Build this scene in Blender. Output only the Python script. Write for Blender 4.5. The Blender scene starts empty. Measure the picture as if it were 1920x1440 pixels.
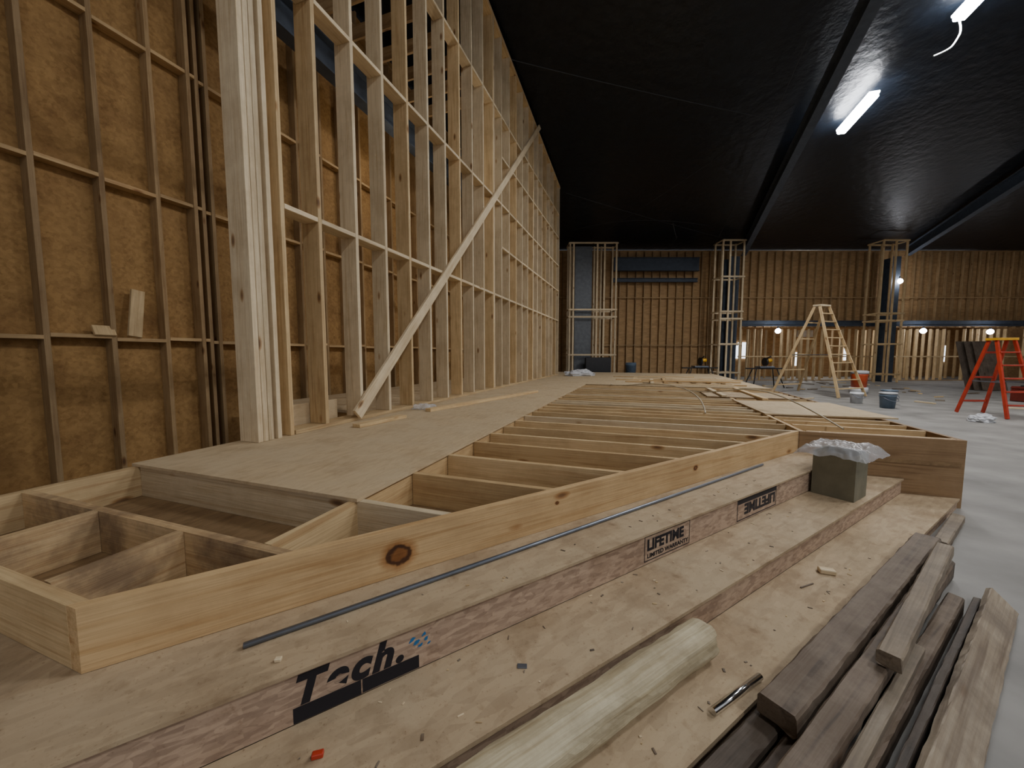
import bpy, bmesh, math, random
from mathutils import Vector, Matrix, noise
random.seed(7)
scene = bpy.context.scene
COL = scene.collection

# ------------------------------------------------------------------ frames
W = Vector((.3303, .9439, 0)); M = Vector((.9439, -.3303, 0))      # main wall direction / across
D = Vector((.848, .530, 0)).normalized(); N = Vector((D.y, -D.x, 0))  # step direction / outward
Z = Vector((0, 0, 1))
def bc(b, c, z=0): return W*b + M*c + Z*z
def sa(s, a, z=0): return N*s + D*a + Z*z
def ceil_z(y): return 10.5 - .11*y

# ------------------------------------------------------------------ materials
def newmat(name):
    m = bpy.data.materials.new(name); m.use_nodes = True
    nt = m.node_tree; bs = nt.nodes['Principled BSDF']
    return m, nt, bs
def nd(nt, t, **kw):
    n = nt.nodes.new(t)
    for k, v in kw.items(): setattr(n, k, v)
    return n
def ramp(nt, stops):
    r = nd(nt, 'ShaderNodeValToRGB'); e = r.color_ramp.elements
    while len(e) < len(stops): e.new(.5)
    for i, (p, c) in enumerate(stops):
        e[i].position = p; e[i].color = (c[0], c[1], c[2], 1)
    return r
def mixc(nt, a, b, fac, bt='MIX'):
    m = nd(nt, 'ShaderNodeMix', data_type='RGBA', blend_type=bt)
    L = nt.links
    for sock, v in ((m.inputs[0], fac), (m.inputs[6], a), (m.inputs[7], b)):
        if hasattr(v, 'is_linked'): L.new(v, sock)
        elif isinstance(v, (int, float)): sock.default_value = v
        else: sock.default_value = (v[0], v[1], v[2], 1)
    return m.outputs[2]
def wood(name, light, dark, knots=True, rough=.7, dirt=0.0, var=.2, dirtcol=(.05, .035, .025), bigknots=()):
    m, nt, bs = newmat(name); L = nt.links
    tc = nd(nt, 'ShaderNodeTexCoord'); oi = nd(nt, 'ShaderNodeObjectInfo')
    add = nd(nt, 'ShaderNodeVectorMath', operation='ADD')
    mul = nd(nt, 'ShaderNodeMath', operation='MULTIPLY'); mul.inputs[1].default_value = 37
    L.new(oi.outputs['Random'], mul.inputs[0]); L.new(tc.outputs['Object'], add.inputs[0]); L.new(mul.outputs[0], add.inputs[1])
    mp = nd(nt, 'ShaderNodeMapping'); mp.inputs['Scale'].default_value = (.5, 13, 13); L.new(add.outputs[0], mp.inputs[0])
    n1 = nd(nt, 'ShaderNodeTexNoise'); n1.inputs['Scale'].default_value = 2.2; n1.inputs['Detail'].default_value = 5; n1.inputs['Distortion'].default_value = .8
    L.new(mp.outputs[0], n1.inputs[0])
    mx = ramp(nt, [(.3, dark), (.5, [l*.9+d*.1 for l, d in zip(light, dark)]), (.7, light)])
    L.new(n1.outputs[0], mx.inputs[0]); col = mx.outputs[0]
    mp2 = nd(nt, 'ShaderNodeMapping'); mp2.inputs['Scale'].default_value = (1.5, 60, 60); L.new(add.outputs[0], mp2.inputs[0])
    n2 = nd(nt, 'ShaderNodeTexNoise'); n2.inputs['Scale'].default_value = 2; n2.inputs['Detail'].default_value = 2
    L.new(mp2.outputs[0], n2.inputs[0])
    r2 = ramp(nt, [(.3, (.76, .71, .65)), (.62, (1, 1, 1))]); L.new(n2.outputs[0], r2.inputs[0])
    col = mixc(nt, col, r2.outputs[0], .7, 'MULTIPLY')
    if knots:
        mp3 = nd(nt, 'ShaderNodeMapping'); mp3.inputs['Scale'].default_value = (1.3, 3.4, 3.4); L.new(add.outputs[0], mp3.inputs[0])
        v = nd(nt, 'ShaderNodeTexVoronoi'); v.inputs['Scale'].default_value = 1.25; L.new(mp3.outputs[0], v.inputs[0])
        r3 = ramp(nt, [(0, (.12, .06, .03)), (.05, (.25, .13, .06)), (.085, (.62, .45, .3)), (.13, (1, 1, 1))]); L.new(v.outputs['Distance'], r3.inputs[0])
        col = mixc(nt, col, r3.outputs[0], .85, 'MULTIPLY')
    for (kx, kz, kr) in bigknots:
        sb_ = nd(nt, 'ShaderNodeVectorMath', operation='SUBTRACT'); sb_.inputs[1].default_value = (kx, 0, kz); L.new(tc.outputs['Object'], sb_.inputs[0])
        ml = nd(nt, 'ShaderNodeVectorMath', operation='MULTIPLY'); ml.inputs[1].default_value = (.8/kr, 0, 1/kr); L.new(sb_.outputs[0], ml.inputs[0])
        nk = nd(nt, 'ShaderNodeTexNoise'); nk.inputs['Scale'].default_value = 25; L.new(tc.outputs['Object'], nk.inputs[0])
        ln = nd(nt, 'ShaderNodeVectorMath', operation='LENGTH'); L.new(ml.outputs[0], ln.inputs[0])
        ad = nd(nt, 'ShaderNodeMath', operation='MULTIPLY_ADD'); ad.inputs[1].default_value = .6; L.new(nk.outputs[0], ad.inputs[0]); L.new(ln.outputs['Value'], ad.inputs[2])
        sc_ = nd(nt, 'ShaderNodeMath', operation='MULTIPLY'); sc_.inputs[1].default_value = .4; L.new(ad.outputs[0], sc_.inputs[0])
        rk = ramp(nt, [(0, (.30, .16, .07)), (.30, (.42, .24, .12)), (.38, (.10, .05, .025)), (.46, (.13, .07, .035)), (.52, (.70, .52, .36)), (.75, (1, 1, 1))]); L.new(sc_.outputs[0], rk.inputs[0])
        col = mixc(nt, col, rk.outputs[0], 1.0, 'MULTIPLY')
    n5 = nd(nt, 'ShaderNodeTexNoise'); n5.inputs['Scale'].default_value = 2.1; n5.inputs['Detail'].default_value = 7; n5.inputs['Roughness'].default_value = .7
    L.new(add.outputs[0], n5.inputs[0])
    r5 = ramp(nt, [(.38, (.68, .63, .57)), (.58, (1, 1, 1))]); L.new(n5.outputs[0], r5.inputs[0])
    col = mixc(nt, col, r5.outputs[0], .5, 'MULTIPLY')
    if dirt:
        n4 = nd(nt, 'ShaderNodeTexNoise'); n4.inputs['Scale'].default_value = 3.3; n4.inputs['Detail'].default_value = 7; n4.inputs['Roughness'].default_value = .68
        L.new(add.outputs[0], n4.inputs[0])
        r4 = ramp(nt, [(.42, (0, 0, 0)), (.66, (1, 1, 1))]); L.new(n4.outputs[0], r4.inputs[0])
        mm = nd(nt, 'ShaderNodeMath', operation='MULTIPLY'); mm.inputs[1].default_value = dirt; L.new(r4.outputs[0], mm.inputs[0])
        col = mixc(nt, col, dirtcol, mm.outputs[0])
    hs = nd(nt, 'ShaderNodeHueSaturation')
    mr = nd(nt, 'ShaderNodeMapRange'); mr.inputs[3].default_value = 1-var; mr.inputs[4].default_value = 1+var*.4
    L.new(oi.outputs['Random'], mr.inputs[0]); L.new(mr.outputs[0], hs.inputs['Value']); L.new(col, hs.inputs['Color'])
    L.new(hs.outputs[0], bs.inputs['Base Color']); bs.inputs['Roughness'].default_value = rough
    bp = nd(nt, 'ShaderNodeBump'); bp.inputs['Strength'].default_value = .15; bp.inputs['Distance'].default_value = .01
    L.new(n2.outputs[0], bp.inputs['Height']); L.new(bp.outputs[0], bs.inputs['Normal'])
    return m
def osb(name, a, b, dust=(.5, .42, .31), dustamt=.5, scale=1.0, rough=.8, contrast=1.0, stain=0.0, fine=0.0):
    m, nt, bs = newmat(name); L = nt.links
    tc = nd(nt, 'ShaderNodeTexCoord'); cols = []
    for k, (rot, sc) in enumerate((((.3, .2, .2), (8, 30, 30)), ((.2, .9, 1.3), (9, 34, 34)))):
        mp = nd(nt, 'ShaderNodeMapping'); mp.inputs['Rotation'].default_value = rot
        mp.inputs['Scale'].default_value = tuple(q*scale for q in sc); L.new(tc.outputs['Object'], mp.inputs[0])
        v = nd(nt, 'ShaderNodeTexVoronoi'); v.inputs['Scale'].default_value = 1; L.new(mp.outputs[0], v.inputs[0]); cols.append(v.outputs['Color'])
    mx = mixc(nt, cols[0], cols[1], .5)
    bw = nd(nt, 'ShaderNodeRGBToBW'); L.new(mx, bw.inputs[0])
    r = ramp(nt, [(.5-.25/contrast, b), (.5+.2/contrast, a)]); L.new(bw.outputs[0], r.inputs[0])
    n = nd(nt, 'ShaderNodeTexNoise'); n.inputs['Scale'].default_value = 1.6; n.inputs['Detail'].default_value = 9; n.inputs['Roughness'].default_value = .7
    L.new(tc.outputs['Object'], n.inputs[0])
    r2 = ramp(nt, [(.38, (0, 0, 0)), (.62, (1, 1, 1))]); L.new(n.outputs[0], r2.inputs[0])
    mm = nd(nt, 'ShaderNodeMath', operation='MULTIPLY_ADD'); mm.inputs[1].default_value = dustamt*.65; mm.inputs[2].default_value = dustamt*.35
    L.new(r2.outputs[0], mm.inputs[0])
    col = mixc(nt, r.outputs[0], dust, mm.outputs[0])
    if stain or fine:
        for sc, lo, hi, amt in ((2.2, .50, .72, stain), (9, .57, .72, stain*.75), (38, .62, .74, max(stain*.7, fine)), (90, .61, .70, fine)):
            if not amt: continue
            n3 = nd(nt, 'ShaderNodeTexNoise'); n3.inputs['Scale'].default_value = sc; n3.inputs['Detail'].default_value = 6; n3.inputs['Roughness'].default_value = .65
            mpp = nd(nt, 'ShaderNodeMapping'); mpp.inputs['Location'].default_value = (sc, 3, 5); L.new(tc.outputs['Object'], mpp.inputs[0]); L.new(mpp.outputs[0], n3.inputs[0])
            r3 = ramp(nt, [(lo, (1, 1, 1)), (hi, (.50, .41, .32))]); L.new(n3.outputs[0], r3.inputs[0])
            col = mixc(nt, col, r3.outputs[0], amt, 'MULTIPLY')
    L.new(col, bs.inputs['Base Color']); bs.inputs['Roughness'].default_value = rough
    bp = nd(nt, 'ShaderNodeBump'); bp.inputs['Strength'].default_value = .2; bp.inputs['Distance'].default_value = .004
    L.new(bw.outputs[0], bp.inputs['Height']); L.new(bp.outputs[0], bs.inputs['Normal'])
    return m
def plain(name, c, rough=.6, metal=0, nscale=6, namt=.25, emit=None, estr=0, alpha=1, bump=0, trans=0, spec=.5):
    m, nt, bs = newmat(name); L = nt.links
    tc = nd(nt, 'ShaderNodeTexCoord'); n = nd(nt, 'ShaderNodeTexNoise'); n.inputs['Scale'].default_value = nscale; n.inputs['Detail'].default_value = 5
    L.new(tc.outputs['Object'], n.inputs[0])
    r = ramp(nt, [(.3, [x*(1-namt) for x in c]), (.7, [min(1, x*(1+namt*.5)) for x in c])]); L.new(n.outputs[0], r.inputs[0])
    L.new(r.outputs[0], bs.inputs['Base Color'])
    bs.inputs['Roughness'].default_value = rough; bs.inputs['Metallic'].default_value = metal; bs.inputs['Specular IOR Level'].default_value = spec
    bs.inputs['Alpha'].default_value = alpha; bs.inputs['Transmission Weight'].default_value = trans
    if emit: bs.inputs['Emission Color'].default_value = (*emit, 1); bs.inputs['Emission Strength'].default_value = estr
    if bump:
        bp = nd(nt, 'ShaderNodeBump'); bp.inputs['Strength'].default_value = bump; bp.inputs['Distance'].default_value = .05
        L.new(n.outputs[0], bp.inputs['Height']); L.new(bp.outputs[0], bs.inputs['Normal'])
    return m

PINE = wood('pine_wood', (.74, .56, .31), (.58, .39, .19))
PINE_ORANGE = wood('orange_pine_wood', (.66, .47, .24), (.52, .33, .15))
PINE_PALE = wood('pale_pine_wood', (.82, .69, .47), (.69, .54, .33))
PINE_STAIN = wood('stained_pine_wood', (.64, .47, .26), (.48, .31, .15), dirt=.75, dirtcol=(.14, .09, .055))
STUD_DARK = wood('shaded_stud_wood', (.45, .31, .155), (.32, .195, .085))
PINE_BROWN = wood('brown_board', (.36, .235, .12), (.25, .15, .07), knots=False)
DARKWOOD = wood('weathered_dark_wood', (.17, .125, .085), (.065, .046, .032), dirt=.75, dirtcol=(.27, .215, .16))
DARKWOOD2 = wood('weathered_black_wood', (.085, .062, .044), (.035, .026, .019), dirt=.5, dirtcol=(.17, .135, .10))
GREYWOOD = wood('weathered_grey_wood', (.36, .30, .22), (.20, .155, .11), dirt=.7, dirtcol=(.13, .10, .075))
CREAM = wood('peeled_cream_wood', (.80, .72, .50), (.62, .52, .32), dirt=.6, dirtcol=(.36, .29, .18))
OSB_DECK = osb('osb_deck', (.57, .43, .25), (.44, .31, .17), dust=(.57, .46, .30), dustamt=.8, stain=.35, fine=.3)
OSB_TREAD = osb('osb_tread_dusty', (.46, .34, .205), (.32, .225, .13), dust=(.475, .38, .25), dustamt=.65, stain=.7, fine=.7)
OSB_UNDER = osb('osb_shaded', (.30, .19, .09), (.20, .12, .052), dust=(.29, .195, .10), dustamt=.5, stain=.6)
OSB_PINK = osb('osb_riser', (.54, .39, .275), (.30, .20, .14), dust=(.46, .35, .245), dustamt=.4, scale=2.0, stain=.6, contrast=1.3, fine=.6)
OSB_WALL = osb('osb_wall', (.46, .27, .095), (.29, .16, .05), dust=(.36, .21, .078), dustamt=.5, scale=.8, contrast=.85, stain=.7)
OSB_FAR = osb('osb_far_wall', (.50, .31, .14), (.35, .21, .09), dust=(.38, .24, .12), dustamt=.3, scale=.4)
STEEL = plain('dark_blue_steel', (.055, .072, .10), .6, 0)
DUCT = plain('grey_duct', (.12, .13, .14), .5, .3)
FLOORM = plain('concrete', (.265, .255, .235), .65, 0, 1.5, .35, bump=.03)
BLACK = plain('black_insulation', (.004, .0065, .011), .40, 0, 3.6, .5, bump=.6, spec=.36)
INK = plain('black_ink', (.012, .01, .014), .8)
INKF = plain('faded_ink', (.03, .026, .028), .8)
BLUEINK = plain('blue_paint', (.02, .16, .38), .6)
RODM = plain('galvanised_steel', (.25, .28, .33), .4, .8)
CHROME = plain('chrome', (.85, .85, .85), .15, 1)
CARD = plain('grey_cardboard', (.20, .185, .125), .8)
PLASTIC = plain('clear_plastic', (.8, .83, .87), .2, alpha=.36, nscale=9, bump=.25)
WHITEP = plain('white_plastic', (.6, .61, .63), .4)
BLUEP = plain('blue_grey_plastic', (.12, .17, .23), .4)
ORANGEP = plain('orange_plastic', (.6, .09, .025), .4)
REDP = plain('red_fibreglass', (.5, .045, .018), .4)
DREDP = plain('dark_red_metal', (.15, .02, .012), .4)
YELLOWP = plain('yellow_plastic', (.8, .42, .02), .4)
BLACKP = plain('black_plastic', (.02, .02, .022), .4)
LAMP = plain('lamp_glow', (1, 1, 1), emit=(.93, .95, 1), estr=60)
GLOBE = plain('globe_glow', (1, 1, 1), emit=(.88, .9, 1), estr=40)
DAY = plain('daylight_glass', (.9, .95, 1), emit=(.85, .92, 1), estr=3)
CABLE = plain('cable_grey', (.035, .038, .045), .5)
CORD = plain('cream_cord', (.6, .54, .4), .6)

# ------------------------------------------------------------------ builders
ORG = {}; MATS = {}
def attach(o, parent, **k):
    COL.objects.link(o)
    if parent is not None:
        o.parent = parent; off = ORG.get(parent.name)
        if off is None: o.matrix_parent_inverse = MATS.get(parent.name, Matrix.Identity(4)).inverted()
        else: o.matrix_parent_inverse = Matrix.Translation(-off)
    for kk, v in k.items():
        if v: o[kk] = v
    return o
def empty(name, loc, label, category, group=None, parent=None):
    e = bpy.data.objects.new(name, None); e.location = loc; e.empty_display_size = .1
    attach(e, parent, label=label, category=category, group=group); ORG[e.name] = Vector(loc)
    return e
def mkobj(name, me, mtx, mat, parent=None, **k):
    o = bpy.data.objects.new(name, me); o.matrix_basis = mtx
    if mat is not None: me.materials.append(mat)
    attach(o, parent, **k); MATS[o.name] = mtx.copy()
    return o
def boxmesh(lx, ly, lz, bev=0):
    bm = bmesh.new(); bmesh.ops.create_cube(bm, size=1); bmesh.ops.scale(bm, vec=(lx, ly, lz), verts=bm.verts)
    if bev: bmesh.ops.bevel(bm, geom=list(bm.edges), offset=bev, segments=1, affect='EDGES', profile=.5)
    me = bpy.data.meshes.new('m'); bm.to_mesh(me); bm.free(); return me
def plank(name, p0, p1, w, t, wdir, mat, parent=None, bev=.003, **k):
    p0 = Vector(p0); p1 = Vector(p1); x = (p1-p0); L = x.length; x.normalize()
    y = Vector(wdir) - x*Vector(wdir).dot(x); y.normalize(); z = x.cross(y)
    R = Matrix((x, y, z)).transposed().to_4x4(); R.translation = (p0+p1)/2
    return mkobj(name, boxmesh(L, w, t, bev), R, mat, parent, **k)
def prism(name, pts, z0, z1, direc, mat, parent=None, **k):
    x = Vector((direc.x, direc.y, 0)).normalized(); y = Z.cross(x)
    R = Matrix((x, y, Z)).transposed().to_4x4(); c = sum((Vector((p.x, p.y, 0)) for p in pts), Vector())/len(pts)
    R.translation = Vector((c.x, c.y, (z0+z1)/2)); Ri = R.inverted()
    bm = bmesh.new(); h = (z1-z0)/2
    lo = [Ri @ Vector((p.x, p.y, (z0+z1)/2)) for p in pts]
    b = [bm.verts.new((v.x, v.y, -h)) for v in lo]; t = [bm.verts.new((v.x, v.y, h)) for v in lo]
    bm.faces.new(b); bm.faces.new(t)
    for i in range(len(b)):
        j = (i+1) % len(b); bm.faces.new((b[i], b[j], t[j], t[i]))
    bmesh.ops.recalc_face_normals(bm, faces=bm.faces)
    me = bpy.data.meshes.new('m'); bm.to_mesh(me); bm.free()
    return mkobj(name, me, R, mat, parent, **k)
def multibox(name, boxes, mat, parent=None, **k):
    bm = bmesh.new()
    for c, x, y, dm in boxes:
        z = x.cross(y); R = Matrix((x, y, z)).transposed().to_4x4(); R.translation = c
        bmesh.ops.create_cube(bm, size=1, matrix=R @ Matrix.Diagonal((*dm, 1)))
    me = bpy.data.meshes.new('m'); bm.to_mesh(me); bm.free()
    return mkobj(name, me, Matrix.Identity(4), mat, parent, **k)
def lathe(name, prof, loc, mat, parent=None, seg=28, **k):
    bm = bmesh.new(); rings = []
    for r, z in prof: rings.append([bm.verts.new((r*math.cos(2*math.pi*i/seg), r*math.sin(2*math.pi*i/seg), z)) for i in range(seg)])
    for a, b in zip(rings, rings[1:]):
        for i in range(seg): bm.faces.new((a[i], a[(i+1) % seg], b[(i+1) % seg], b[i]))
    bm.faces.new(rings[0][::-1]); bm.faces.new(rings[-1])
    bmesh.ops.recalc_face_normals(bm, faces=bm.faces)
    me = bpy.data.meshes.new('m'); bm.to_mesh(me); bm.free()
    for p in me.polygons: p.use_smooth = len(p.vertices) == 4
    return mkobj(name, me, Matrix.Translation(loc), mat, parent, **k)
def rod(name, p0, p1, r, mat, parent=None, seg=12, **k):
    p0 = Vector(p0); p1 = Vector(p1); d = p1-p0; q = Z.rotation_difference(d.normalized()).to_matrix().to_4x4(); q.translation = (p0+p1)/2
    bm = bmesh.new(); bmesh.ops.create_cone(bm, cap_ends=True, segments=seg, radius1=r, radius2=r, depth=d.length)
    me = bpy.data.meshes.new('m'); bm.to_mesh(me); bm.free()
    for p in me.polygons: p.use_smooth = len(p.vertices) == 4
    return mkobj(name, me, q, mat, parent, **k)
def wire(name, pts, r, mat, parent=None, **k):
    cu = bpy.data.curves.new('c', 'CURVE'); cu.dimensions = '3D'; cu.bevel_depth = r; cu.bevel_resolution = 2
    sp = cu.splines.new('NURBS'); sp.points.add(len(pts)-1); sp.use_endpoint_u = True; sp.order_u = 3
    for p, q in zip(sp.points, pts): p.co = (*q, 1)
    tmp = bpy.data.objects.new('t', cu); COL.objects.link(tmp)
    bpy.context.view_layer.update()
    me = bpy.data.meshes.new_from_object(tmp.evaluated_get(bpy.context.evaluated_depsgraph_get())); bpy.data.objects.remove(tmp)
    return mkobj(name, me, Matrix.Identity(4), mat, parent, **k)
def crumple(name, loc, sx, sy, sz, mat, seed, parent=None, sub=4, **k):
    bm = bmesh.new(); bmesh.ops.create_icosphere(bm, subdivisions=sub, radius=1)
    for v in bm.verts:
        d = v.co.copy(); o = Vector((seed*3.1, seed*1.7, seed))
        f = 1+.45*noise.noise(d*1.7+o)+.22*noise.noise(d*4.5+o)+.12*abs(noise.noise(d*10+o))
        q = d*f; v.co = Vector((q.x*sx, q.y*sy, max(q.z, -.35)*sz+.35*sz))
    me = bpy.data.meshes.new('m'); bm.to_mesh(me); bm.free()
    return mkobj(name, me, Matrix.Translation(loc), mat, parent, **k)

# ------------------------------------------------------------------ room shell
def quad(name, pts, mat, **k):
    bm = bmesh.new(); vs = [bm.verts.new(p) for p in pts]; bm.faces.new(vs)
    me = bpy.data.meshes.new('m'); bm.to_mesh(me); bm.free()
    return mkobj(name, me, Matrix.Identity(4), mat, None, **k)
quad('floor', [(-14, -8, 0), (36, -8, 0), (36, 29, 0), (-14, 29, 0)], FLOORM, kind='structure')
quad('ceiling', [(-14, -8, ceil_z(-8)+.05), (36, -8, ceil_z(-8)+.05), (36, 29, ceil_z(29)+.05), (-14, 29, ceil_z(29)+.05)], BLACK, kind='structure')

CL = -6.36
pA, pB = bc(-7, CL-.16), bc(22.2, CL-.16)
wl = quad('wall_left', [pA, pB, pB+Z*ceil_z(pB.y), pA+Z*ceil_z(pA.y)], OSB_WALL, kind='structure')
b0 = 2.24-.57*10; bs_ = [b0+.57*k for k in range(42)]
for b in bs_:
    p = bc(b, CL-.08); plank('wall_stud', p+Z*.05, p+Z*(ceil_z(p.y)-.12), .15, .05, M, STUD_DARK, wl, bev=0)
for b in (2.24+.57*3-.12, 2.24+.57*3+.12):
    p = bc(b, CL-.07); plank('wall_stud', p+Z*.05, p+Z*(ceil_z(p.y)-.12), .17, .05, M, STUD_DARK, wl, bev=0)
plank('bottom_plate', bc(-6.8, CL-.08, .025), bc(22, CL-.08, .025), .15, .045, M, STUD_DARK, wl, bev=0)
far = []
for z in (1.76, 3.74, 5.63, 7.5, 9.0):
    for i, b in enumerate(bs_[:-1]):
        zz = z+(.0 if i % 2 else .03)
        if 5 <= i < 18: plank('blocking', bc(b+.026, CL-.075, zz), bc(b+.544, CL-.075, zz), .15, .045, M, PINE_ORANGE, wl, bev=0)
        else: far.append((bc(b+.285, CL-.075, zz), W, M, (.518, .15, .045)))
multibox('blocking', far, PINE_ORANGE, wl, kind='stuff')
for (b, h, w, tilt) in ((3.0, .62, .14, .1), (2.72, .12, .2, 0)):
    plank('scrap_block', bc(b, CL+.02, 1.80), bc(b+tilt, CL-.05, 1.80+h), w, .04, W, PINE, None, label='short pine offcut standing on the wall blocking', category='wood offcut')

# ------------------------------------------------------------------ back wall
YB = 23.0
wb = quad('wall_back', [(1.2, YB+.2, 0), (14.0, YB+.2, 0), (14.0, YB+.2, 3.3), (34, YB+.2, 3.3), (34, YB+.2, ceil_z(YB)), (1.2, YB+.2, ceil_z(YB))], OSB_FAR, kind='structure')
quad('wall_far', [(13, 28, 0), (36, 28, 0), (36, 28, 4), (13, 28, 4)], OSB_FAR, kind='structure')
quad('wall_right', [(34.2, -8, 0), (34.2, 28, 0), (34.2, 28, ceil_z(28)), (34.2, -8, ceil_z(-8))], OSB_FAR, kind='structure')
X = Vector((1, 0, 0)); Y = Vector((0, 1, 0))
x = 1.6
while x < 33.8:
    plank('wall_stud', (x, YB+.1, .05 if x < 14 else 3.3), (x, YB+.1, ceil_z(YB)-.1), .15, .045, Y, STUD_DARK, wb, bev=0); x += .5
lows = empty('stud_partition', (14, YB, 0), 'open wood stud partition below the steel beam on the back wall', 'stud wall')
x = 14.2; i = 0
while x < 33.8:
    if not (i % 9 in (4, 5)): plank('wall_stud', (x, YB+.1, .05), (x, YB+.1, 3.2), .15, .05, Y, PINE, lows, bev=0)
    x += .42; i += 1
plank('bottom_plate', (14, YB+.1, .025), (34, YB+.1, .025), .15, .045, Y, STUD_DARK, lows, bev=0)
plank('blocking', (14, YB+.0, 1.5), (34, YB+.0, 1.5), .045, .07, Y, PINE, lows, bev=0)
p2 = empty('stud_partition', (14, 26, 0), 'second open stud partition in the room beyond', 'stud wall')
x = 13.5
while x < 34:
    plank('wall_stud', (x, 25.6, .0), (x, 25.6, 3.3), .15, .06, Y, PINE, p2, bev=0); x += .57
for z in (2.2, 5.1):
    plank('blocking', (1.6, YB+.0, z), (14 if z < 3 else 33.8, YB+.0, z), .05, .045, Y, STUD_DARK, wb, bev=0)
for k, (x, z, w, h) in enumerate(((17.3, 1.95, .5, 1.2), (21.4, 1.3, .22, 1.0), (25.1, 1.75, .16, 1.1), (32.5, 1.7, .2, 1.2))):
    quad('window_%d' % (k+1), [(x-w, 27.9, z-h/2), (x+w, 27.9, z-h/2), (x+w, 27.9, z+h/2-.2), (x+w*.6, 27.9, z+h/2), (x-w*.6, 27.9, z+h/2), (x-w, 27.9, z+h/2-.2)], DAY, kind='structure')
def ibeam(name, p0, p1, depth, fl, label, tw=.03):
    p0 = Vector(p0); p1 = Vector(p1); x = (p1-p0); L = x.length; x.normalize()
    side = x.cross(Z).normalized() if abs(x.z) < .9 else X
    up = side.cross(x); c = (p0+p1)/2
    return multibox(name, [(c, x, up, (L, depth, tw)), (c+up*depth/2, x, up, (L, tw, fl)), (c-up*depth/2, x, up, (L, tw, fl))], STEEL, None, label=label, category='steel beam')
ibeam('steel_beam', (13.9, 22.6, 3.5), (34, 22.6, 3.5), .3, .2, 'dark blue steel beam spanning the back wall openings')
ibeam('steel_beam', (6.1, 22.6, 7.0), (11.2, 22.6, 7.0), .75, .25, 'deep dark blue steel beam high on the back wall')
ibeam('steel_beam', (6.1, 22.75, 6.1), (11.2, 22.75, 6.1), .2, .2, 'thin dark blue steel beam high on the back wall')
for x1, sl, xc in ((13.7, .43, 12.95), (23.4, .47, 22.3), (33.5, .5, 0)):
    y0 = -6; x0 = x1-sl*(22.4-y0)
    ibeam('steel_rafter', (x0, y0, ceil_z(y0)-.34), (x1, 22.4, ceil_z(22.4)-.34), .5, .26, 'dark blue steel rafter under the black ceiling')
    if xc: ibeam('steel_column', (xc, 22.25, 0), (xc, 22.25, ceil_z(22.4)-.75), .7, .5, 'dark blue steel column against the back wall')
for pts in ([(2.3, 16.4, 8.5), (7, 18.7, 8.15), (12.2, 21.2, 8.0)], [(0, 10.2, 9.2), (4, 11.2, 9.0), (8.3, 12.3, 9.0)], [(4.2, 21.6, 7.95), (6.5, 16.5, 8.4), (8.4, 11.6, 9.0)], [(11.6, 22, 7.6), (9.6, 16, 8.35), (7.1, 9.5, 9.1)], [(3.2, 20, 8.1), (5.5, 18, 8.3), (10, 19.5, 8.2)]):
    wire('ceiling_cable', pts, .011, CABLE, label='thin grey bracing cable under the dark ceiling', category='cable')
wire('conduit', [(9.0, 21.8, 7.9), (9.0, 20.6, 7.85), (8.4, 19.6, 7.8), (8.2, 19.4, 8.3)], .025, CABLE, label='bent grey electrical conduit under the ceiling', category='conduit')

def tower(x0, x1, y0, y1, zt, lv, label, extra=(), mt=None, extra_lv=()):
    mt = mt or PINE
    e = empty('framed_column', ((x0+x1)/2, (y0+y1)/2, 0), label, 'framed column')
    for x in (x0, x1)+tuple(extra):
        for y in (y0, y1): plank('column_stud', (x, y, .05), (x, y, zt), .09, .06, X, mt, e, bev=0)
    for z in lv:
        for y in (y0-.06, y1+.06): plank('crosspiece', (x0-.06, y, z), (x1+.06, y, z), .09, .04, Z, mt, e, bev=0)
        for x in (x0-.07, x1+.07): plank('crosspiece', (x, y0-.06, z), (x, y1+.06, z), .06, .04, Z, mt, e, bev=0)
    return e
tower(3.2, 5.75, 20.8, 21.6, 7.75, (1.6, 3.7, 4.1, 7.7), 'tall open bay framed from pale studs, beside the long stud wall', (3.4, 4.7, 5.1), PINE_PALE)
tower(11.6, 12.75, 20.8, 21.6, 7.9, (.6, 2.2, 3.6, 4.0, 5.9, 7.85), 'tall open framed column of pale studs around a steel column', (12.0,), PINE_PALE)
tower(20.4, 21.7, 20.8, 21.6, 7.9, (.5, 2.2, 3.5, 3.9, 7.85), 'tall open framed column of pale studs around a steel column', (21.1,))
mkobj('steel_column', boxmesh(.95, .35, 7.6), Matrix.Translation((4.0, 21.25, 3.805)), DUCT, None, label='grey steel column inside the framed bay', category='steel column')
mkobj('hearth_opening', boxmesh(1.4, .3, 1.45, .02), Matrix.Translation((4.75, 20.5, .73)), BLACKP, None, label='low dark box opening at the base of the framed bay', category='fireplace box')
# ------------------------------------------------------------------ main stud wall
CF = -3.42; ZP = .72
sw = empty('stud_wall', bc(2.5, CF-.12, ZP), 'tall bare pine stud wall with blocking rows and diagonal brace', 'stud wall')
def wz(b, c=CF): return ceil_z(bc(b, c).y)-.16
DEP = .24
for k, (b, t, dep, mt) in enumerate(((2.50, .05, .25, PINE_PALE), (2.555, .05, .25, PINE_PALE), (2.61, .05, .25, PINE_PALE), (2.70, .045, DEP, PINE_PALE), (2.84, .045, DEP, PINE))):
    p = bc(b, CF-dep/2)
    plank('wall_stud', p+Z*(ZP+.001), p+Z*wz(b), dep, t, M, mt, sw)
sb = [3.30+.57*k for k in range(23)]
for k, b in enumerate(sb):
    p = bc(b, CF-DEP/2); plank('wall_stud', p+Z*(ZP+.045), p+Z*wz(b), DEP, .05, M, (PINE, PINE_PALE, PINE_PALE)[k % 3], sw)
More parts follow.
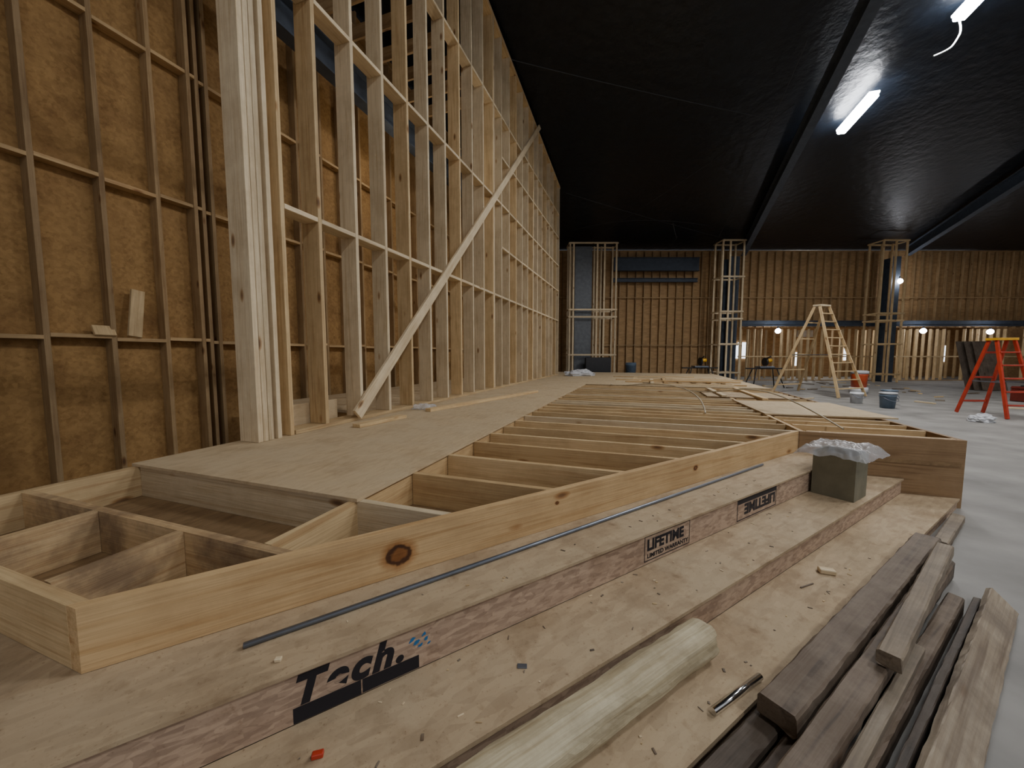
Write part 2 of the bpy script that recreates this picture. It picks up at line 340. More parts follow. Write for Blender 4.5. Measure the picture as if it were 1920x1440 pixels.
plank('bottom_plate', bc(2.88, CF-DEP/2, ZP+.023), bc(15.9, CF-DEP/2, ZP+.023), DEP, .044, M, PINE, sw)
p, q = bc(2.4, CF-DEP/2), bc(15.95, CF-DEP/2)
for o in (.022, .068): plank('top_plate', p+Z*(wz(2.4)+o), q+Z*(wz(15.95)+o), DEP, .045, M, PINE, sw)
bb = [2.84]+sb
for z in (3.05, 5.35, 7.45):
    for i, (a, b) in enumerate(zip(bb, bb[1:])):
        plank('blocking', bc(a+.026, CF-.1, z), bc(b-.026, CF-.1, z), .2, .05, M, PINE_PALE, sw)
for z in (4.3, 6.5):
    for a, b in zip(bb[11:], bb[12:]):
        plank('blocking', bc(a+.026, CF-.1, z), bc(b-.026, CF-.1, z), .2, .05, M, PINE_PALE, sw)
for b in (3.30+.57*9+.06, 3.30+.57*15+.06):
    p = bc(b, CF-DEP/2); plank('wall_stud', p+Z*(ZP+.045), p+Z*wz(b), DEP, .05, M, PINE_PALE, sw)
prism('sheathing_strip', [bc(2.9, CF-.27), bc(3.7, CF-.27), bc(3.7, CF-.25), bc(2.9, CF-.25)], ZP+.001, ZP+.28, W, OSB_DECK, sw)
P0, P1 = bc(3.72, CF+.045, ZP+.085), bc(12.6, CF+.026, 9.25); dd = (P1-P0)
plank('diagonal_brace', P0, P1, .16, .042, M.cross(dd), PINE_PALE, sw)
rd = empty('rear_deck', bc(4.5, -5, 0), 'raised wood deck behind the stud wall', 'deck')
prism('deck_panel', [bc(4.45, -6.2), bc(4.45, -3.72), bc(18.9, -3.72), bc(18.9, -6.2)], .68, .72, W, OSB_DECK, rd)
prism('front_panel', [bc(4.47, -6.2), bc(4.47, -3.72), bc(4.51, -3.72), bc(4.51, -6.2)], 0, .68, M, OSB_WALL, rd)
ibeam('steel_beam', bc(4.0, -5.5, 6.9), bc(19, -5.5, 6.9), .5, .25, 'dark steel beam along the sheathed wall')
cj = empty('loft_framing', bc(6, -5, 7.2), 'wood joists spanning above the passage behind the stud wall', 'joists')
for k in range(6):
    b = 5.2+k*.57; plank('joist', bc(b, -6.26, 7.32), bc(b, -3.7, 7.32), .24, .045, Z, STUD_DARK, cj, bev=0)

# ------------------------------------------------------------------ stage
st = empty('stage_platform', bc(1, -2, 0), 'half-decked wooden stage platform with open joist bays', 'stage platform')
ZT1 = .466
T0, T1 = ZT1+.001, .70
def rimc(b, s=-1.78):
    A = sa(s, 0); a = (b-A.dot(W))/D.dot(W); return (A+D*a).dot(M)
def aend(s, b): return (b-sa(s, 0).dot(W))/D.dot(W)
TH = .045; BE = 4.97; CR = 3.10
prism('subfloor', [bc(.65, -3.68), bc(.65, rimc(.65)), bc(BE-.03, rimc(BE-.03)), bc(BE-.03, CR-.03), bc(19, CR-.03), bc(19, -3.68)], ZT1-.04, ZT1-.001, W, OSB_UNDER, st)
prism('subfloor', [bc(-1.5, -3.68), bc(-1.5, rimc(-1.5)), bc(.648, rimc(.648)), bc(.648, -3.68)], ZT1-.04, ZT1-.001, W, OSB_TREAD, st)
a0 = aend(-1.78, .63); a1 = aend(-1.78, BE); a2 = aend(-1.78-TH, BE); a3 = aend(-1.78-TH, .63)
ac = (a0+a1+a2+a3)/4; zc_ = (T0+T1)/2
RIM = wood('knotty_rim_wood', (.68, .48, .25), (.54, .34, .15), var=.05, bigknots=((.456-ac, .573-zc_, .055), (2.95-ac, .60-zc_, .022), (1.45-ac, .62-zc_, .012)))
prism('rim_board', [sa(-1.78, a0), sa(-1.78, a1), sa(-1.78-TH, a2), sa(-1.78-TH, a3)], T0, T1, D, RIM, st)
def joist_b(b, c0, c1=None, s=-1.78-TH-.002, mat=PINE, nm='joist'):
    if c1 is None: prism(nm, [bc(b, c0), bc(b, rimc(b, s)), bc(b+TH, rimc(b+TH, s)), bc(b+TH, c0)], T0, T1-.002, M, mat, st)
    else: prism(nm, [bc(b, c0), bc(b, c1), bc(b+TH, c1), bc(b+TH, c0)], T0, T1-.002, M, mat, st)
def joist_c(c, b0, b1, mat=PINE, nm='joist'):
    prism(nm, [bc(b0, c), bc(b1, c), bc(b1, c+TH), bc(b0, c+TH)], T0, T1-.001, W, mat, st)
joist_b(.63, -3.68, None, mat=PINE, nm='end_board')
joist_b(1.11, -3.63, None, mat=PINE_STAIN)
joist_c(-3.68, .68, 19, nm='rim_board')
joist_c(-2.84, .68, 1.108, PINE_STAIN); joist_c(-2.12, .68, 1.108, PINE_STAIN)
joist_c(-1.60, 1.158, 1.69, PINE)
joist_b(1.69, -3.63, None, mat=PINE_PALE)
joist_c(-1.60, 1.737, 11.0, PINE_ORANGE)
bj = 1.70+.54
while bj < 11.6:
    if bj < 4.9: joist_b(bj, -1.55, mat=random.choice((PINE, PINE_ORANGE)))
    else:
        joist_b(bj, -1.55, 1.70, mat=random.choice((PINE, PINE_PALE))); joist_b(bj+.05, 1.79, CR-.05, mat=PINE)
    bj += .52 if bj < 3.2 else (.42 if bj < 5 else .32)
joist_c(1.71, BE+.02, 18.9, PINE)
prism('face_board', [bc(BE-.02, rimc(BE)+.0), bc(BE-.02, CR), bc(BE+.02, CR), bc(BE+.02, rimc(BE)+.0)], 0.0, T1+.0, M, PINE_BROWN, st)
prism('side_board', [bc(BE+.022, CR-.045), bc(BE+.022, CR), bc(19, CR), bc(19, CR-.045)], 0.0, T1, W, PINE_BROWN, st)
prism('side_board', [bc(-1.5, -3.68), bc(-1.5, -3.64), bc(19, -3.64), bc(19, -3.68)], 0.0, ZT1-.042, W, PINE_ORANGE, st)
b = 1.67
for L_ in (2.44, 2.44, 2.44, 1.98):
    prism('deck_sheet', [bc(b+.004, -3.70), bc(b+.004, -1.54), bc(b+L_, -1.54), bc(b+L_, -3.70)], T1, ZP, W, OSB_DECK, st); b += L_
while b < 18.6:
    for c0, c1 in ((-3.70, -1.25), (-1.246, 1.1), (1.104, CR)):
        prism('deck_sheet', [bc(b+.004, c0), bc(b+.004, c1), bc(min(b+2.44, 19), c1), bc(min(b+2.44, 19), c0)], T1, ZP, W, OSB_DECK, st)
    b += 2.444
prism('plywood_sheet', [bc(6.2, 1.7), bc(6.3, 3.25), bc(8.0, 3.15), bc(7.9, 1.65)], T1+.001, T1+.019, W, OSB_DECK, None, label='loose plywood sheet lying over open stage joists', category='plywood sheet')
prism('plywood_sheet', [bc(8.5, 1.3), bc(8.5, 2.9), bc(9.6, 2.9), bc(9.6, 1.3)], T1+.001, T1+.019, W, OSB_TREAD, None, label='loose plywood sheet lying over open stage joists', category='plywood sheet')
# ------------------------------------------------------------------ steps
ss = empty('stage_steps', sa(-1.3, 1, 0), 'dusty three-tread wooden steps running along the stage front', 'steps')
AS = -3.2
S1, S2, S3 = -1.42, -1.05, -.70
ZT2, ZT3 = .262, .105
def strip(nm, sA, sB, z0, z1, mat, eps=.03):
    return prism(nm, [sa(sA, AS), sa(sA, aend(sA, BE-eps)), sa(sB, aend(sB, BE-eps)), sa(sB, AS)], z0, z1, D, mat, ss)
strip('tread', -1.779, S1+.014, ZT1-.014, ZT1, OSB_TREAD)
r1 = strip('riser', S1-.022, S1, ZT2+.001, ZT1-.0145, OSB_PINK)
strip('tread', S1+.002, S2+.014, ZT2-.018, ZT2, OSB_TREAD)
strip('riser', S2-.022, S2, ZT3+.001, ZT2-.0185, OSB_PINK)
strip('tread', S2+.002, S3+.014, ZT3-.02, ZT3, OSB_TREAD)
strip('riser', S3-.022, S3, .0, ZT3-.0205, OSB_PINK)
KS = 1.06
def zk(z): return 1.55-(1.55-z)*KS
def text(s, a, z, size, body, mat, shear=0, off=0, flip=False, sx=1, parent=r1, name='printed_lettering', sp=1.0):
    cu = bpy.data.curves.new('t', 'FONT'); cu.body = body; cu.size = size*KS; cu.shear = shear; cu.offset = off; cu.extrude = .0004; cu.space_character = sp
    t = bpy.data.objects.new('t', cu); COL.objects.link(t); bpy.context.view_layer.update()
    me = bpy.data.meshes.new_from_object(t.evaluated_get(bpy.context.evaluated_depsgraph_get())); bpy.data.objects.remove(t)
    x_, y_ = (D, Z) if not flip else (-D, -Z)
    R = Matrix((x_*sx, y_, N)).transposed().to_4x4(); R.translation = sa(s, a*KS, zk(z))
    me.materials.clear()
    return mkobj(name, me, R, mat, parent)
def mark(s, a0, a1, z0, z1, mat, nm='printed_bar', skew=0):
    return prism(nm, [sa(s, a0*KS), sa(s, a1*KS), sa(s+.0008, a1*KS), sa(s+.0008, a0*KS)], zk(z0), zk(z1), D, mat, r1)
SF = S1+.0012
text(SF, -.018, .400, .140, 'Tech.', INK, .28, .0066, sx=1.02, sp=1.17)
mark(SF-.0008, -.012, .198, .3375, .391, INK); mark(SF-.0008, .203, .41, .339, .391, INK)
def blot(a, z, rx, rz, seed):
    """irregular paint splash on the riser face"""
    bm = bmesh.new(); vs = []
    for i in range(18):
        th = 2*math.pi*i/18; f = .75+.5*noise.noise(Vector((math.cos(th)*1.6+seed, math.sin(th)*1.6, seed)))
        vs.append(bm.verts.new((rx*f*math.cos(th), rz*f*math.sin(th), 0)))
    bm.faces.new(vs); me = bpy.data.meshes.new('m'); bm.to_mesh(me); bm.free()
    R = Matrix((D, Z, N)).transposed().to_4x4() @ Matrix.Rotation(.6, 4, 'Z'); R.translation = sa(SF+.0003, a*KS, zk(z))
    mkobj('blue_mark', me, R, BLUEINK, r1)
for (a_, z_, rx, rz, sd) in ((.385, .462, .020, .008, 1.0), (.402, .446, .022, .010, 2.3), (.432, .468, .016, .007, 3.7), (.440, .446, .014, .008, 5.1), (.415, .428, .018, .007, 6.4), (.452, .425, .010, .006, 8.8)):
    blot(a_, z_, rx, rz, sd)
fr = ((1.74, 2.18, .352, .357), (1.74, 2.18, .501, .506), (1.74, 1.745, .352, .506), (2.175, 2.18, .352, .506))
for f in fr: mark(SF-.0008, *f, INK, 'label_frame')
text(SF, 1.762, .417, .090, 'LIFETIME', INK, 0, .0042, sx=1.02)
text(SF, 1.765, .370, .036, 'LIMITED WARRANTY', INK, 0, .0012, sx=1.17)
mark(SF-.0008, 2.76, 3.36, .468, .502, INKF)
mark(SF-.0008, 2.76, 3.36, .345, .352, INKF)
mark(SF-.0008, 2.76, 2.768, .352, .468, INKF); mark(SF-.0008, 3.352, 3.36, .352, .468, INKF)
text(SF, 3.34, .455, .105, 'LIFETIME', INKF, 0, .0055, flip=True, sx=1.18)
rod('steel_rod', sa(-1.624, -.16, ZT1+.0115), sa(-1.725, 4.0, ZT1+.0115), .011, RODM, label='long thin galvanised steel rod on the top tread', category='steel rod')
def rodx(name, p0, p1, r, sq, mat, **k):
    p0 = Vector(p0); p1 = Vector(p1); x = (p1-p0); L = x.length; x.normalize(); y = Z.cross(x).normalized(); z = x.cross(y)
    R = Matrix((x, y, z)).transposed().to_4x4(); R.translation = (p0+p1)/2
    bm = bmesh.new(); rs = []; n = 24
    for j in range(49):
        xx = -L/2+L*j/48; ring = []
        for i in range(n):
            th = 2*math.pi*(i+.5)/n; q = (abs(math.cos(th))**sq+abs(math.sin(th))**sq)**(-1/sq)
            rr = r*q*(1+.09*noise.noise(Vector((xx*4, math.cos(th)*2, math.sin(th)*2)))+.05*noise.noise(Vector((xx*15, math.cos(th)*4, math.sin(th)*4))))
            ch = 0
            if j == 48: ch = -.05*abs(noise.noise(Vector((math.cos(th)*2.5, math.sin(th)*2.5, 3.3)))); rr *= .93
            ring.append(bm.verts.new((xx+ch, rr*math.cos(th), rr*math.sin(th))))
        rs.append(ring)
    for A_, B_ in zip(rs, rs[1:]):
        for i in range(n): bm.faces.new((A_[i], A_[(i+1) % n], B_[(i+1) % n], B_[i]))
    bm.faces.new(rs[0][::-1]); bm.faces.new(rs[-1]); bmesh.ops.recalc_face_normals(bm, faces=bm.faces)
    me = bpy.data.meshes.new('m'); bm.to_mesh(me); bm.free()
    return mkobj(name, me, R, mat, None, **k)
rodx('wooden_post', sa(-.945, .2, ZT3+.086), sa(-.945, 1.70, ZT3+.086), .078, 2.5, CREAM, label='cream rounded wooden post lying on the bottom tread', category='wooden post')
rod('metal_tube', sa(-.745, 1.42, ZT3+.0155), sa(-.725, 1.76, ZT3+.0155), .015, CHROME, label='short shiny chrome tube lying on the bottom tread', category='metal tube')

# ------------------------------------------------------------------ dark lumber pile on floor
GL = 'discarded lumber beside the steps'
def lum(a0, s0, a1, s1, zc, w, t, mat, label, roll=0, z1=None):
    """weathered timber: subdivided, edges worn irregularly"""
    wd = N*math.cos(roll)+Z*math.sin(roll)
    p0 = sa(s0, a0, zc); p1 = sa(s1, a1, zc if z1 is None else z1); x = (p1-p0); L = x.length; x.normalize()
    y = wd - x*wd.dot(x); y.normalize(); z = x.cross(y)
    R = Matrix((x, y, z)).transposed().to_4x4(); R.translation = (p0+p1)/2
    bm = bmesh.new(); rs = []; n = int(L/.05)
    c_ = min(w, t)*.12
    prof = [(-w/2+c_, -t/2), (w/2-c_, -t/2), (w/2, -t/2+c_), (w/2, t/2-c_), (w/2-c_, t/2), (0, t/2), (-w/2+c_, t/2), (-w/2, t/2-c_), (-w/2, -t/2+c_)]
    sd = random.uniform(0, 50)
    for j in range(n+1):
        xx = -L/2+L*j/n; ring = []
        for i, (py, pz) in enumerate(prof):
            f = 1-.12*abs(noise.noise(Vector((xx*5+sd, i*1.7, sd))))-.11*abs(noise.noise(Vector((xx*17, i*2.3, sd))))
            ring.append(bm.verts.new((xx + (.025*noise.noise(Vector((i*1.3, sd, 0))) if j in (0, n) else 0), py*f, pz*f)))
        rs.append(ring)
    m_ = len(prof)
    for A_, B_ in zip(rs, rs[1:]):
        for i in range(m_): bm.faces.new((A_[i], A_[(i+1) % m_], B_[(i+1) % m_], B_[i]))
    bm.faces.new(rs[0][::-1]); bm.faces.new(rs[-1]); bmesh.ops.recalc_face_normals(bm, faces=bm.faces)
    me = bpy.data.meshes.new('m'); bm.to_mesh(me); bm.free()
    mkobj('lumber_board', me, R, mat, None, label=label, category='lumber', group=GL)
lum(.3, -.61, 4.3, -.625, .066, .10, .13, DARKWOOD2, 'long weathered dark brown timber on the floor')
lum(1.55, -.575, 4.0, -.610, .182, .14, .09, DARKWOOD, 'thick weathered dark brown timber on the floor')
lum(.3, -.495, 3.9, -.51, .066, .11, .13, DARKWOOD2, 'long weathered dark brown timber on the floor')
lum(.4, -.425, 3.6, -.475, .172, .10, .075, DARKWOOD, 'dark brown timber on top of the discarded pile')
lum(2.15, -.405, 3.75, -.490, .249, .085, .07, GREYWOOD, 'rounded grey weathered timber on the dark pile')
lum(.4, -.36, 3.4, -.385, .055, .075, .11, DARKWOOD, 'long weathered brown timber on the floor')
lum(.6, -.345, 2.55, -.385, .137, .045, .045, GREYWOOD, 'thin grey wood strip on the dark pile')
lum(.4, -.265, 3.45, -.310, .060, .03, .12, DARKWOOD2, 'dark board standing on edge on the floor')
lum(.4, -.165, 3.65, -.235, .066, .16, .035, GREYWOOD, 'dusty wide board tilted against the dark pile', roll=-.8)
lum(4.4, -.60, 5.3, -.63, .040, .09, .08, GREYWOOD, 'grey weathered board along the bottom riser')

def chip(s, a, z, L_, w, t, ang, mat, label='small wood offcut lying on the dusty steps', nm='wood_chip', cat='wood scrap'):
    d_ = D*math.cos(ang)+N*math.sin(ang); p = sa(s, a, z+t/2+.0005)
    return plank(nm, p-d_*L_/2, p+d_*L_/2, w, t, Z.cross(d_), mat, None, bev=t*.15, label=label, category=cat)
chip(-.89, 3.03, ZT3, .09, .05, .03, .9, PINE_PALE)
chip(-1.26, .05, ZT2, .035, .02, .016, .3, REDP, 'small red plastic scrap lying on the dusty steps', 'plastic_scrap', 'plastic scrap')
chip(-1.20, .80, ZT2, .04, .022, .004, .6, RODM, 'small metal plate on the dusty steps', 'metal_scrap', 'metal scrap')
chip(-1.49, -.05, ZT1, .022, .018, .012, .4, PINE_PALE)
for i in range(110):
    lv = random.choice(((-1.39, -1.08, ZT2), (-.85, -.78, ZT3), (-1.58, -1.45, ZT1), (-1.39, -1.08, ZT2)))
    chip(random.uniform(lv[0], lv[1]), random.uniform(-.2, 3.6), lv[2], random.uniform(.005, .026), .003+random.random()*.007, .003, random.uniform(0, 3), random.choice((PINE_PALE, PINE, GREYWOOD, DARKWOOD)))
chip(-.90, 2.75, ZT3, .12, .008, .008, .2, DARKWOOD)

# ------------------------------------------------------------------ cardboard box with plastic bag
bx = empty('cardboard_box', sa(-1.24, 4.4, ZT2), 'grey cardboard box with crumpled plastic on the second tread', 'box')
h = .41; a_, b_, s_, q_ = 4.21, 4.52, -1.395, -1.085; zb = ZT2+.001
prism('side_panel', [sa(s_, a_), sa(q_, a_), sa(q_, a_+.008), sa(s_, a_+.008)], zb, zb+h, N, CARD, bx)
prism('side_panel', [sa(s_, b_-.008), sa(q_, b_-.008), sa(q_, b_), sa(s_, b_)], zb, zb+h, N, CARD, bx)
prism('side_panel', [sa(s_, a_+.009), sa(s_+.008, a_+.009), sa(s_+.008, b_-.009), sa(s_, b_-.009)], zb, zb+h, D, CARD, bx)
prism('side_panel', [sa(q_-.008, a_+.009), sa(q_, a_+.009), sa(q_, b_-.009), sa(q_-.008, b_-.009)], zb, zb+h, D, CARD, bx)
prism('bottom_panel', [sa(s_+.009, a_+.009), sa(q_-.009, a_+.009), sa(q_-.009, b_-.009), sa(s_+.009, b_-.009)], zb, zb+.008, D, CARD, bx)
def sheetbag(name, c, ux, uy, sx, sy, mat, seed, n=60, **k):
    bm = bmesh.new(); g = []
    for i in range(n+1):
        row = []
        for j in range(n+1):
            u = -1+2*i/n; v = -1+2*j/n; r = max(abs(u), abs(v))
            o = Vector((u*1.6+seed, v*1.6, seed))
            z = .03*noise.noise(o*1.1)+.03*abs(noise.noise(o*2.2))+.008*abs(noise.noise(o*5))
            drop = max(0, r-.74)*.3
            wob = 1+.12*noise.noise(Vector((math.atan2(v, u)*2, seed, 1)))
            row.append(bm.verts.new(c+ux*u*sx*wob+uy*v*sy*wob+Z*(z-drop+.035)))
        g.append(row)
    for i in range(n):
        for j in range(n): bm.faces.new((g[i][j], g[i+1][j], g[i+1][j+1], g[i][j+1]))
    me = bpy.data.meshes.new('m'); bm.to_mesh(me); bm.free()
    for p in me.polygons: p.use_smooth = True
    return mkobj(name, me, Matrix.Identity(4), mat, None, **k)
sheetbag('plastic_bag', sa(-1.245, 4.35, zb+h+.01), N, D, .26, .26, PLASTIC, 4.2, label='crumpled clear plastic bag on top of the cardboard box', category='plastic bag')
# ------------------------------------------------------------------ things on the deck
def flat(p, q, w, t, mat, label, zz=ZP, nm='loose_board', group='loose boards on the stage'):
    p = Vector((*p, zz+t/2+.001)); q = Vector((*q, zz+t/2+.001))
    return plank(nm, p, q, w, t, Z.cross(q-p), mat, None, label=label, category='lumber', group=group)
flat((-1.25, 5.45), (.55, 8.35), .11, .045, PINE, 'loose pine board lying on the stage deck')
flat((-1.80, 4.22), (-1.46, 4.92), .12, .04, PINE, 'short pine block at the foot of the diagonal brace')
crumple('plastic_wrapper', (-1.36, 5.72, ZP+.001), .18, .11, .06, PLASTIC, 1.3, label='crumpled clear plastic wrapper on the stage deck', category='plastic wrapper')
crumple('plastic_wrapper', (2.8, 15.3, ZP+.001), .6, .35, .18, WHITEP, 2.7, label='white plastic sheeting heaped on the stage deck', category='plastic sheet')
random.seed(11)
t_ = .037
def row(n, along, fixed0, step, other0, spread, lv, L0, L1, base=ZP):
    for i in range(n):
        L_ = random.uniform(L0, L1); o = other0+random.uniform(-spread, spread); f = fixed0+i*step; j = random.uniform(-.05, .05)
        if along == 'c': p, q = bc(f, o-L_/2), bc(f+j, o+L_/2)
        else: p, q = bc(o-L_/2, f), bc(o+L_/2, f+j)
        flat(p.xy, q.xy, .10, .035, random.choice((PINE, PINE_PALE, PINE_ORANGE)), 'loose pine board in the pile on the stage', base+lv*t_)
row(9, 'c', 11.2, .33, 1.1, .6, 0, 1.8, 3.0)
row(6, 'b', .3, .38, 12.4, .4, 1, 1.8, 2.6)
row(5, 'c', 11.7, .42, 1.4, .5, 2, 1.6, 2.6)
row(3, 'c', 14.6, .4, .6, .4, 0, 2.0, 3.0)
row(2, 'b', 1.6, .6, 9.2, .2, 0, 1.6, 2.4, T1+.02)
wire('extension_cord', [bc(6.0, .9, .712), bc(7.0, 1.0, .9), bc(8.2, .4, 1.0), bc(9.5, -.75, .78), bc(11, -.8, .74)], .01, CORD, label='cream extension cord looping over the stage joists', category='cord')
wire('extension_cord', [bc(5.2, 2.2, .712), bc(6.0, 2.0, .95), bc(7.4, 1.8, 1.0), bc(8.2, 1.2, .80), bc(9.8, 1.1, .72)], .01, CORD, label='cream extension cord looping over the stage joists', category='cord')

# ------------------------------------------------------------------ ladders
def ladder(loc, ang, H, wb_, wt, spread, nr, rail, stepm, cap, label, rw=.07):
    e = empty('stepladder', loc, label, 'ladder'); u = Vector((math.cos(ang), math.sin(ang), 0)); v = Vector((-math.sin(ang), math.cos(ang), 0)); o = Vector(loc)
    F = lambda sgn, side, t: o+u*(sgn*(wb_/2+(wt/2-wb_/2)*t))+v*(side*(spread/2+(.08-spread/2)*t))+Z*(H*t+.01)
    for side in (-1, 1):
        for sg in (-1, 1): plank('leg', F(sg, side, 0), F(sg, side, .99), rw, .04, v, rail, e)
    for k in range(1, nr+1):
        t = k/(nr+1); plank('step', F(-1, -1, t), F(1, -1, t), .12, .035, v, stepm, e)
        if k % 2: plank('crossbar', F(-1, 1, t), F(1, 1, t), .05, .03, Z, stepm, e)
    plank('top_cap', o-u*(wt/2+.04)+Z*(H+.02), o+u*(wt/2+.04)+Z*(H+.02), .28, .06, v, cap, e)
    for sg in (-1, 1): plank('spreader', F(sg, -1, .45), F(sg, 1, .45), .03, .01, Z, RODM, e)
ladder((12.25, 14.8, 0), .35, 3.5, 1.6, .55, 2.4, 10, PINE, PINE, PINE_PALE, 'tall pale wooden stepladder standing open on the concrete floor', .095)
ladder((12.45, 9.45, 0), -.15, 1.95, .62, .38, 1.2, 5, REDP, REDP, YELLOWP, 'red fibreglass stepladder with yellow top on the concrete floor', .075)
def bucket(loc, r, h, mat, label, name='bucket', lid=None):
    e = empty(name, loc, label, 'bucket')
    x, y, z = loc
    lathe('body', [(r*.85, .002), (r, h*.85), (r*1.06, h*.86), (r*1.06, h*.9), (r, h*.9), (r*1.02, h), (r*.94, h), (r*.8, .04)], loc, mat, e)
    wire('handle', [(x-r, y, z+h*.85), (x-r*.9, y-r, z+h*.6), (x, y-r*1.35, z+h*.5), (x+r*.9, y-r, z+h*.6), (x+r, y, z+h*.85)], .008, RODM, e)
    if lid: lathe('lid', [(r*1.08, h+.002), (r*1.08, h+.04), (r*.9, h+.05)], loc, lid, e)
bucket((11.25, 12.0, 0), .17, .36, WHITEP, 'white plastic bucket on the concrete floor')
bucket((11.15, 10.9, 0), .19, .42, BLUEP, 'blue grey plastic bucket on the concrete floor', lid=WHITEP)
bucket((12.0, 11.7, 0), .19, .42, WHITEP, 'white plastic bucket with blue lid on the concrete floor', lid=BLUEP)
bucket((6.9, 21.5, 0), .3, 1.15, BLUEP, 'blue plastic drum by the back wall')
co = empty('water_cooler', (14.4, 15.3, 0), 'orange drinks cooler with white lid on the concrete floor', 'water cooler')
lathe('body', [(.24, 0.002), (.27, .5), (.28, .55)], (14.4, 15.3, .25), ORANGEP, co); lathe('lid', [(.29, .8), (.29, .9), (.2, .93)], (14.4, 15.3, .01), WHITEP, co)
lathe('stand', [(.3, .002), (.3, .25)], (14.4, 15.3, 0), WHITEP, co); plank('spigot', (14.25, 15.05, .35), (14.2, 14.95, .35), .05, .05, Z, WHITEP, co)
crumple('plastic_bag', (11.05, 8.6, .001), .26, .18, .13, WHITEP, 5.5, label='crumpled white plastic bag on the concrete floor', category='plastic bag')
def saw(x, y, label):
    e = empty('mitre_saw', (x, y, 0), label, 'power saw')
    for sx in (-1, 1):
        for sy in (-1, 1): rod('stand_leg', (x+sx*.75, y+sy*.35, .01), (x+sx*.5, y+sy*.15, .9), .025, BLACKP, e)
    plank('stand_rail', (x-.9, y, .93), (x+.9, y, .93), .12, .06, Y, BLACKP, e)
    plank('saw_table', (x-.35, y, 1.0), (x+.35, y, 1.0), .4, .07, Y, RODM, e)
    rod('blade_guard', (x-.03, y, 1.25), (x+.05, y, 1.25), .2, BLACKP, e, 24); rod('motor', (x+.06, y, 1.3), (x+.3, y, 1.32), .09, YELLOWP, e, 20)
    plank('handle', (x, y-.1, 1.4), (x, y-.4, 1.52), .05, .05, X, BLACKP, e)
saw(12.3, 18.0, 'black and yellow mitre saw on a folding stand'); saw(9.6, 18.9, 'black and yellow mitre saw on a folding stand')
for i in range(3):
    p = Vector((20.9+i*.2, 16.8-i*.14, 0)); plank('leaning_sheet', p+Z*.02+Vector((-.0, -.3, 0)), p+Z*2.2+Vector((0, .25, 0)), 1.1, .03, X, DARKWOOD2, None, label='dark brown sheet panel propped upright', category='sheet panel', group='propped sheet panels')
tb = empty('tool_chest', (17.3, 12.4, 0), 'dark red metal tool chest on the concrete floor', 'tool chest')
mkobj('body', boxmesh(.5, .4, .4, .02), Matrix.Translation((17.3, 12.4, .21)), DREDP, tb); mkobj('lid', boxmesh(.52, .42, .1, .03), Matrix.Translation((17.3, 12.4, .462)), DREDP, tb)
plank('handle', (17.15, 12.4, .53), (17.45, 12.4, .53), .04, .04, Y, BLACKP, tb)
for i in range(60):
    x = random.uniform(8.5, 19); y = random.uniform(9, 21)
    if x < 8.4+.36*(y-8) or (abs(x-12.2) < 1.4 and abs(y-14.8) < 1.6) or (abs(x-17) < 1 and abs(y-12.4) < 1) or (abs(x-11.8) < 1.5 and abs(y-10.8) < 2.2) or (abs(x-14.4) < 1.2 and abs(y-15.3) < 1): continue
    L_ = random.uniform(.1, .8); an = random.uniform(0, 3.1)
    plank('wood_scrap', (x, y, .022), (x+L_*math.cos(an), y+L_*math.sin(an), .022), random.uniform(.05, .12), .04, Z.cross(Vector((math.cos(an), math.sin(an), 0))), random.choice((PINE, GREYWOOD, DARKWOOD, PINE_PALE)), None, label='wood offcut lying on the concrete floor', category='wood scrap', group='offcuts on the floor')

# ------------------------------------------------------------------ lamps
def fixture(p0, p1, power, cord=False):
    p0 = Vector(p0); p1 = Vector(p1); c = (p0+p1)/2; d_ = (p1-p0).normalized(); sd = Z.cross(d_).normalized()
    e = empty('ceiling_light', c, 'white fluorescent strip light with dangling cord' if cord else 'bright white fluorescent strip light under the black ceiling', 'ceiling light', 'fluorescent strip lights')
    plank('housing', p0+Z*.09, p1+Z*.09, .26, .05, sd, LAMP, e)
    plank('diffuser', p0+Z*.0, p1+Z*.0, .26, .12, sd, LAMP, e, bev=.04)
    for q in (p0*.8+p1*.2, p0*.2+p1*.8): rod('hanger', q+Z*.115, Vector((q.x, q.y, ceil_z(q.y))), .008, CABLE, e, 6)
    if cord: wire('cord', [p0+Z*.05, p0-Z*.2+sd*.1, p0-Z*.45, p0-Z*.62-sd*.12, p0-Z*.7-sd*.4], .018, WHITEP, e)
    ld = bpy.data.lights.new('strip', 'AREA'); ld.shape = 'RECTANGLE'; ld.size = (p1-p0).length; ld.size_y = .26; ld.energy = power; ld.color = (1, .98, .96)
    lo = bpy.data.objects.new('strip_lamp', ld); x_ = d_; y_ = Z.cross(x_).normalized(); z2 = x_.cross(y_)
    R = Matrix((x_, y_, z2)).transposed().to_4x4(); R.translation = c-Z*.07; lo.matrix_basis = R
    attach(lo, e)
fixture((10.35, 11.15, 8.97), (10.75, 12.68, 8.81), 280)
fixture((10.18, 9.05, 9.19), (9.8, 7.5, 9.36), 280, True)
fixture((7.6, 2.0, 9.8), (8.0, 3.5, 9.7), 290)
fixture((4.5, -4.5, 9.9), (4.9, -3.0, 9.9), 290)
fixture((20.0, 7.0, 9.1), (20.3, 8.5, 9.0), 170)
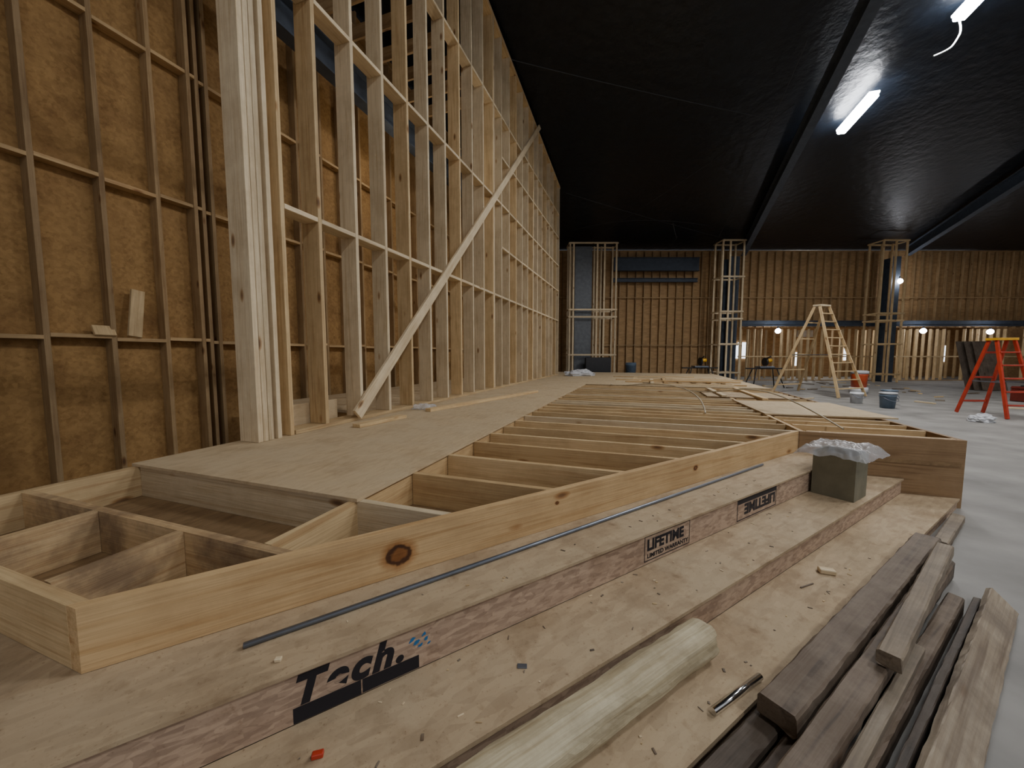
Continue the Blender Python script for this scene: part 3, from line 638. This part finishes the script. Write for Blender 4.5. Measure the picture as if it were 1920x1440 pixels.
for (x, y, z, en) in ((22.55, 21.9, 5.87, 40), (15.85, 22.2, 3.02, 14), (24.5, 22.2, 3.02, 14), (28.5, 22.2, 2.97, 14)):
    e = empty('work_lamp', (x, y, z), 'small bright round work lamp hanging by the back studs', 'lamp', 'round work lamps')
    bm = bmesh.new(); bmesh.ops.create_uvsphere(bm, u_segments=16, v_segments=10, radius=.15); me = bpy.data.meshes.new('m'); bm.to_mesh(me); bm.free()
    mkobj('bulb', me, Matrix.Translation((x, y, z)), GLOBE, e); rod('cap', (x, y, z+.14), (x, y, z+.25), .06, BLACKP, e)
    ld = bpy.data.lights.new('pt', 'POINT'); ld.energy = en; ld.shadow_soft_size = .14; ld.color = (.95, .96, 1)
    lo = bpy.data.objects.new('bulb_lamp', ld); lo.matrix_basis = Matrix.Translation((x, y-.3, z)); attach(lo, e)
ld = bpy.data.lights.new('pt', 'AREA'); ld.energy = 150; ld.size = 1.2; ld.color = (1, .93, .82)
e = empty('work_lamp', (22, 27.95, 3.2), 'square panel lamp on the wall of the room beyond the studs', 'lamp')
mkobj('lamp_body', boxmesh(1.2, .05, .5), Matrix.Translation((22, 27.96, 3.2)), WHITEP, e)
lo = bpy.data.objects.new('panel_lamp', ld); lo.matrix_basis = Matrix.Translation((22, 27.9, 3.2)) @ Matrix.Rotation(math.radians(-90), 4, 'X'); attach(lo, e)
e = empty('work_lamp', bc(7.6, -4.9, 6.2), 'warm work lamp hanging in the passage behind the studs', 'lamp')
bm = bmesh.new(); bmesh.ops.create_uvsphere(bm, u_segments=16, v_segments=10, radius=.06); me = bpy.data.meshes.new('m'); bm.to_mesh(me); bm.free()
mkobj('bulb', me, Matrix.Translation(bc(7.6, -4.9, 6.2)), WHITEP, e); rod('cord', bc(7.6, -4.9, 6.26), bc(7.6, -4.9, 7.2), .01, BLACKP, e)
ld = bpy.data.lights.new('pt', 'POINT'); ld.energy = 25; ld.color = (1, .85, .65); ld.shadow_soft_size = .2
lo = bpy.data.objects.new('bulb_lamp', ld); lo.matrix_basis = Matrix.Translation(bc(7.6, -4.9, 5.9)); attach(lo, e)

w = bpy.data.worlds.new('World'); scene.world = w; w.use_nodes = True
w.node_tree.nodes['Background'].inputs[0].default_value = (.93, .94, 1, 1); w.node_tree.nodes['Background'].inputs[1].default_value = .42

cd = bpy.data.cameras.new('Camera'); cam = bpy.data.objects.new('Camera', cd); COL.objects.link(cam)
cd.sensor_width = 36; cd.lens = 693/1920*36; cd.clip_start = .02; cd.clip_end = 200
cam.location = (0, 0, 1.55); cam.rotation_euler = (math.radians(90-4.38), 0, 0)
scene.camera = cam
